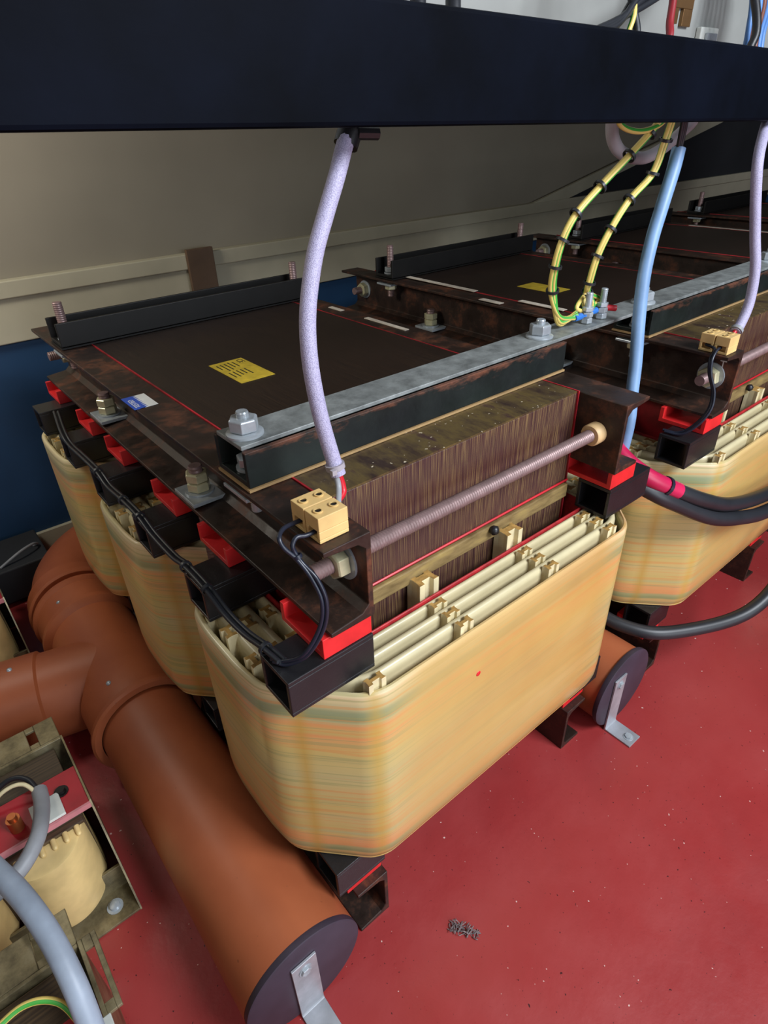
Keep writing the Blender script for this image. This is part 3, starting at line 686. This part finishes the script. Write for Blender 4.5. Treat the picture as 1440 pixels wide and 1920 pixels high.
build('pipe_length', MB().lathe((1.335, -.215, PZ), (1.335, 5, PZ), [(0, .186), (2.6, .186)], 64), 'orange_pipe', r, smooth=35)
endcap(1.335, -.225, 1.275, r)

# ------------------------------------------------------------------ small transformers on the left
def small_transformer(label):
    xr = -.69; xl = -1.62
    r = thing('small_transformer', (-1.15, .74, -ZF), label, 'transformer', 'small open-frame transformers along the left edge')
    f = MB(); sx0, sx1 = -.792, -.760
    f.box(xl, xr, .938, .950, -ZF, -1.2); f.box(xl, sx0, .950, 1.07, -1.212, -1.2); f.box(sx1, xr, .950, 1.07, -1.212, -1.2); f.box(sx0, sx1, .950, .975, -1.212, -1.2); f.box(sx0, sx1, 1.045, 1.07, -1.212, -1.2)
    build('rear_bracket', f, 'small_frame_steel', r, bevel=.001)
    g = MB(); g.box(xl, xr, .40, .53, -ZF, -ZF+.012); g.box(xl, xr, .518, .530, -ZF, -1.50)
    fb = build('front_foot', g, 'small_frame_steel', r, bevel=.001)
    build('foot_bolt', MB().lathe((-.757, .463, -ZF+.012), (-.757, .463, 0), [(0, .028), (.003, .028), (.003, .018), (.014, .017), (.018, .008)], 18), 'zinc', fb, smooth=35)
    build('side_plate', MB().prism([(.40, -ZF), (.95, -ZF), (.95, -1.2), (.60, -1.2), (.56, -1.30)], 'x', xr, xr+.006), 'small_frame_steel', r)
    build('core', MB().box(xl+.05, xr-.035, .59, .93, -1.55, -1.225), 'small_core', r, bevel=.001)
    rp = build('terminal_plate', MB().box(xl, xr, .592, .782, -1.218, -1.204), 'red_plate', r, bevel=.0008, label='red terminal plate')
    build('front_edge', MB().box(xl, xr, .5905, .5995, -1.226, -1.2035), 'pink_edge', rp, label='pale pink front edge')
    build('plate_bolt', MB().lathe((-.755, .70, -1.204), (-.755, .70, 0), [(0, .024), (.004, .024), (.004, .015), (.016, .014)], 18), 'dark_steel', rp, smooth=35)
    for cx in (-.868, -1.17, -1.47):
        def outline(k):
            P = []
            for i in range(49):
                t = math.pi*i/48; P.append((cx-.148*k*math.cos(t), .66-.205*k*math.sin(t)**.85))
            for i in range(1, 12):
                t = math.pi*i/12; P.append((cx+.148*k*math.cos(t), .66+.12*k*math.sin(t)))
            return P
        prof = [(.90, -1.575), (.97, -1.57), (.995, -1.55), (1.0, -1.45), (.985, -1.34), (.965, -1.262), (.95, -1.250), (.90, -1.246)]
        loops = [[(x, y, z) for x, y in outline(k)] for k, z in prof]; n = len(loops[0]); cm = MB()
        cm.add([p for l in loops for p in l], [(j*n+i, j*n+(i+1) % n, (j+1)*n+(i+1) % n, (j+1)*n+i) for j in range(len(loops)-1) for i in range(n)]+[tuple(range(n)), tuple(range((len(loops)-1)*n, len(loops)*n))])
        c = build('coil', cm, 'small_coil_cream', r, smooth=50)
        build('bobbin_flange', MB().box(cx-.14, cx+.14, .565, .66, -1.2455, -1.232), 'small_core', c, bevel=.001)
        for i in range(7):
            u = -.115+.038*i; yy = .572
            build('bobbin_tooth', MB().lathe((cx+u, yy, -1.242), (cx+u, yy-1, -1.242), [(0, .009), (.036, .009), (.043, .007), (.046, .003)], 12), 'small_coil_cream', c, smooth=50)
    return r
sm = small_transformer('small open-frame transformer at left with grey sleeve clipped to its red plate')
s2 = copy_tree(sm); s2.location += Vector((-.168, -.78, .0))*SC; s2['label'] = 'nearest small transformer in the bottom left corner below the blue-grey sleeve'
s3 = copy_tree(sm); s3.location += Vector((.02, 1.42, 0))*SC; s3['label'] = 'farthest small transformer at the left edge behind the pipe branch'
g = MB(); g.box(-.858, -.846, -.06, .17, -1.206, -1.194); g.box(-.822, -.808, -.06, .17, -1.206, -1.194); g.box(-.846, -.822, -.06, -.03, -1.206, -1.194); g.box(-.846, -.822, .13, .17, -1.206, -1.194)
build('slotted_bar', g, 'small_frame_steel', s2, bevel=.0008)
cb = build('cable_anchor', MB().box(-.86, -.765, .60, .70, -1.203, -1.192), 'connector_white', bevel=.001); tag(cb, 'white square cable tie base stuck on the red plate at left', 'cable tie base')
cable('sleeved_cable', [(-.81, .72, -1.165), (-.815, .66, -1.155), (-.83, .58, -1.135), (-.86, .50, -1.12), (-.93, .44, -1.13), (-1.05, .42, -1.15), (-1.2, .43, -1.17)], .025, 'grey_cable', 'short dark grey sleeve bending off the red plate of the small transformer', 'cable')
cable('wire', [(-.81, .70, -1.165), (-.83, .78, -1.15), (-.88, .82, -1.15), (-.96, .82, -1.18)], .009, 'black_cable', 'black wire emerging from the dark grey sleeve on the red plate', 'wire')
cable('wire', [(-.815, .70, -1.16), (-.845, .755, -1.135), (-.90, .775, -1.14), (-.98, .77, -1.18)], .007, 'cream_spacer', 'cream wire emerging from the dark grey sleeve on the red plate', 'wire')
tag(build('terminal_stud', MB().cyl((-.905, .655, -1.203), (-.905, .655, -1.15), .022, 12).cyl((-.905, .655, -1.15), (-.905, .655, -1.135), .014, 12), 'copper', smooth=40), 'copper terminal stud at the left end of the red plate', 'terminal')
cable('sleeved_cable', [(-1.0, .52, -1.02), (-.97, .42, -1.0), (-.92, .26, -.99), (-.89, .12, -1.02), (-.88, .0, -1.08), (-.885, -.08, -1.16), (-.89, -.12, -1.20)], .030, 'grey_sleeve_smooth', 'thick blue-grey sleeve arching down to the nearest small transformer', 'cable')
tag(build('cable_anchor', MB().box(-.99, -.84, -.17, -.06, -1.203, -1.192), 'connector_white', bevel=.001), 'white cable tie base at the foot of the thick blue-grey sleeve', 'cable tie base')
cable('earth_wire', [(-.90, -.06, -1.185), (-.93, .02, -1.14), (-1.0, .06, -1.12), (-1.1, .05, -1.13)], .009, 'yellow_green_wire', 'green-yellow wire on the nearest small transformer', 'wire', uvs=True)

# ------------------------------------------------------------------ things above the beam
def above(x, z, y): return (x, y, z)
for i, (xa, lb) in enumerate(((.36, 'leftmost of three black cables dropping behind the beam'), (.49, 'middle of three black cables dropping behind the beam'), (.60, 'right one of three black cables dropping behind the beam'))):
    cable('control_cable', [(xa, .2, .85), (xa+.02, .23, .95), (xa+.07, .28, 1.05), (xa+.15, .34, 1.2), (xa+.3, .45, 1.5), (xa+.45, .585, 2.2)], .018, 'black_cable', lb, 'cable', group='black cables behind the beam')
for i in range(6):
    o = (i % 3)*.018; q = (i//3)*.018
    cable('control_cable', [(1.08+o, .22+q, .86), (1.16+o, .24+q, .935), (1.30+o, .26+q, .975-q), (1.47, .28+q, 1.02+o), (1.68, .31+q, 1.085+o), (1.95, .36+q, 1.17+o), (2.3, .47+q, 1.42+o), (2.6, .565+q, 1.9+o)], .0095, 'black_cable', 'one of the thin black cables in the slanting bundle above the beam', 'cable', group='slanting bundle of black cables above the beam')
cable('control_cable', [(1.42, .25, .85), (1.44, .26, .95), (1.42, .28, 1.03), (1.40, .34, 1.2), (1.36, .57, 1.7)], .012, 'black_cable', 'black cable rising just right of the green wire', 'cable')
cable('earth_wire', [(1.36, .25, .85), (1.385, .26, .94), (1.42, .27, 1.02), (1.46, .36, 1.15), (1.5, .57, 1.6)], .008, 'yellow_green_wire', 'green-yellow wire rising behind the slanting black bundle', 'wire', uvs=True)
cable('control_cable', [(1.74, .35, .85), (1.785, .35, .96), (1.815, .375, 1.015), (1.85, .40, 1.10), (1.9, .46, 1.3), (1.95, .58, 1.7)], .013, 'dark_red_cable', 'red cable rising behind the beam to the pale board', 'cable')
m_ = MB().box(2.20, 2.34, .585, .599, 1.10, 1.4).box(2.20, 2.235, .585, .599, 1.05, 1.10).box(2.27, 2.34, .585, .599, 1.045, 1.10)
tag(build('notched_bracket', m_, 'brass', bevel=.001), 'small notched brown metal bracket on the pale board', 'bracket')
r = thing('connector_box', (2.32, .59, .90), 'white boxed connector with steel fitting on the pale board', 'connector')
build('housing', MB().box(2.42, 2.57, .575, .599, .89, 1.05), 'connector_white', r, bevel=.002)
build('fitting', MB().box(2.455, 2.54, .562, .574, .93, 1.03).cyl((2.50, .562, .955), (2.50, .545, .955), .025, 16), 'zinc', r, bevel=.001)
for i, (mt, nm) in enumerate((('blue_wire', 'blue'), ('brown_wire', 'brown'), ('blue_wire', 'blue'), ('brown_wire', 'brown'), ('blue_wire', 'blue'), ('blue_wire', 'blue'))):
    o = i*.03
    cable('loose_wire', [(2.36+o, .36, .84), (2.40+o, .37, .93), (2.44+o*.9, .39, 1.02), (2.46+o*1.2, .42, 1.15), (2.44+o, .5, 1.35), (2.4+o, .585, 1.8)], .0105, mt, 'one of the thin %s wires fanning out behind the right end of the beam' % nm, 'wire', group='%s wires behind the right end of the beam' % nm)
cable('control_cable', [(2.36, .34, .84), (2.38, .34, .95), (2.41, .35, 1.04), (2.42, .46, 1.3), (2.38, .575, 1.7)], .016, 'black_cable', 'short black cable standing in front of the blue and brown wires', 'cable')
# brown cloth patch and black box at the back wall
tag(build('brown_bracket', MB().box(.99, 1.17, YW-.10, YW-.071, -.18, .12), 'brown_plate', bevel=.002), 'brown metal plate fixed over the cream ledge of the back wall', 'bracket')
tag(build('junction_box', MB().box(-1.3, -.36, 2.55, 2.93, -1.60, -1.38), 'dark_grey', bevel=.004), 'black box on the floor against the blue wall', 'box')
cable('thin_cable', [(-.62, 2.6, -1.375), (-.50, 2.62, -1.33), (-.42, 2.66, -1.33), (-.39, 2.7, -1.36), (-.41, 2.72, -1.375)], .008, 'grey_cable', 'thin grey cable curling on the black box', 'cable')

# lint on the floor
mb = MB()
for i in range(46):
    a = random.uniform(0, 6.28); t = random.uniform(0, 1); c = Vector((.125+.045*t+random.uniform(-.012, .012), -.365-.075*t+random.uniform(-.01, .01), -ZF+random.uniform(.002, .014)))
    d = Vector((math.cos(a), math.sin(a), random.uniform(-.1, .3)))*.014
    mb.tube([c-d, c+Vector((random.uniform(-.006, .006), random.uniform(-.006, .006), .003)), c+d], .0016, 5, sub=3)
tag(build('lint_scrap', mb, 'lint'), 'small grey scrap of lint lying on the red floor', 'debris')
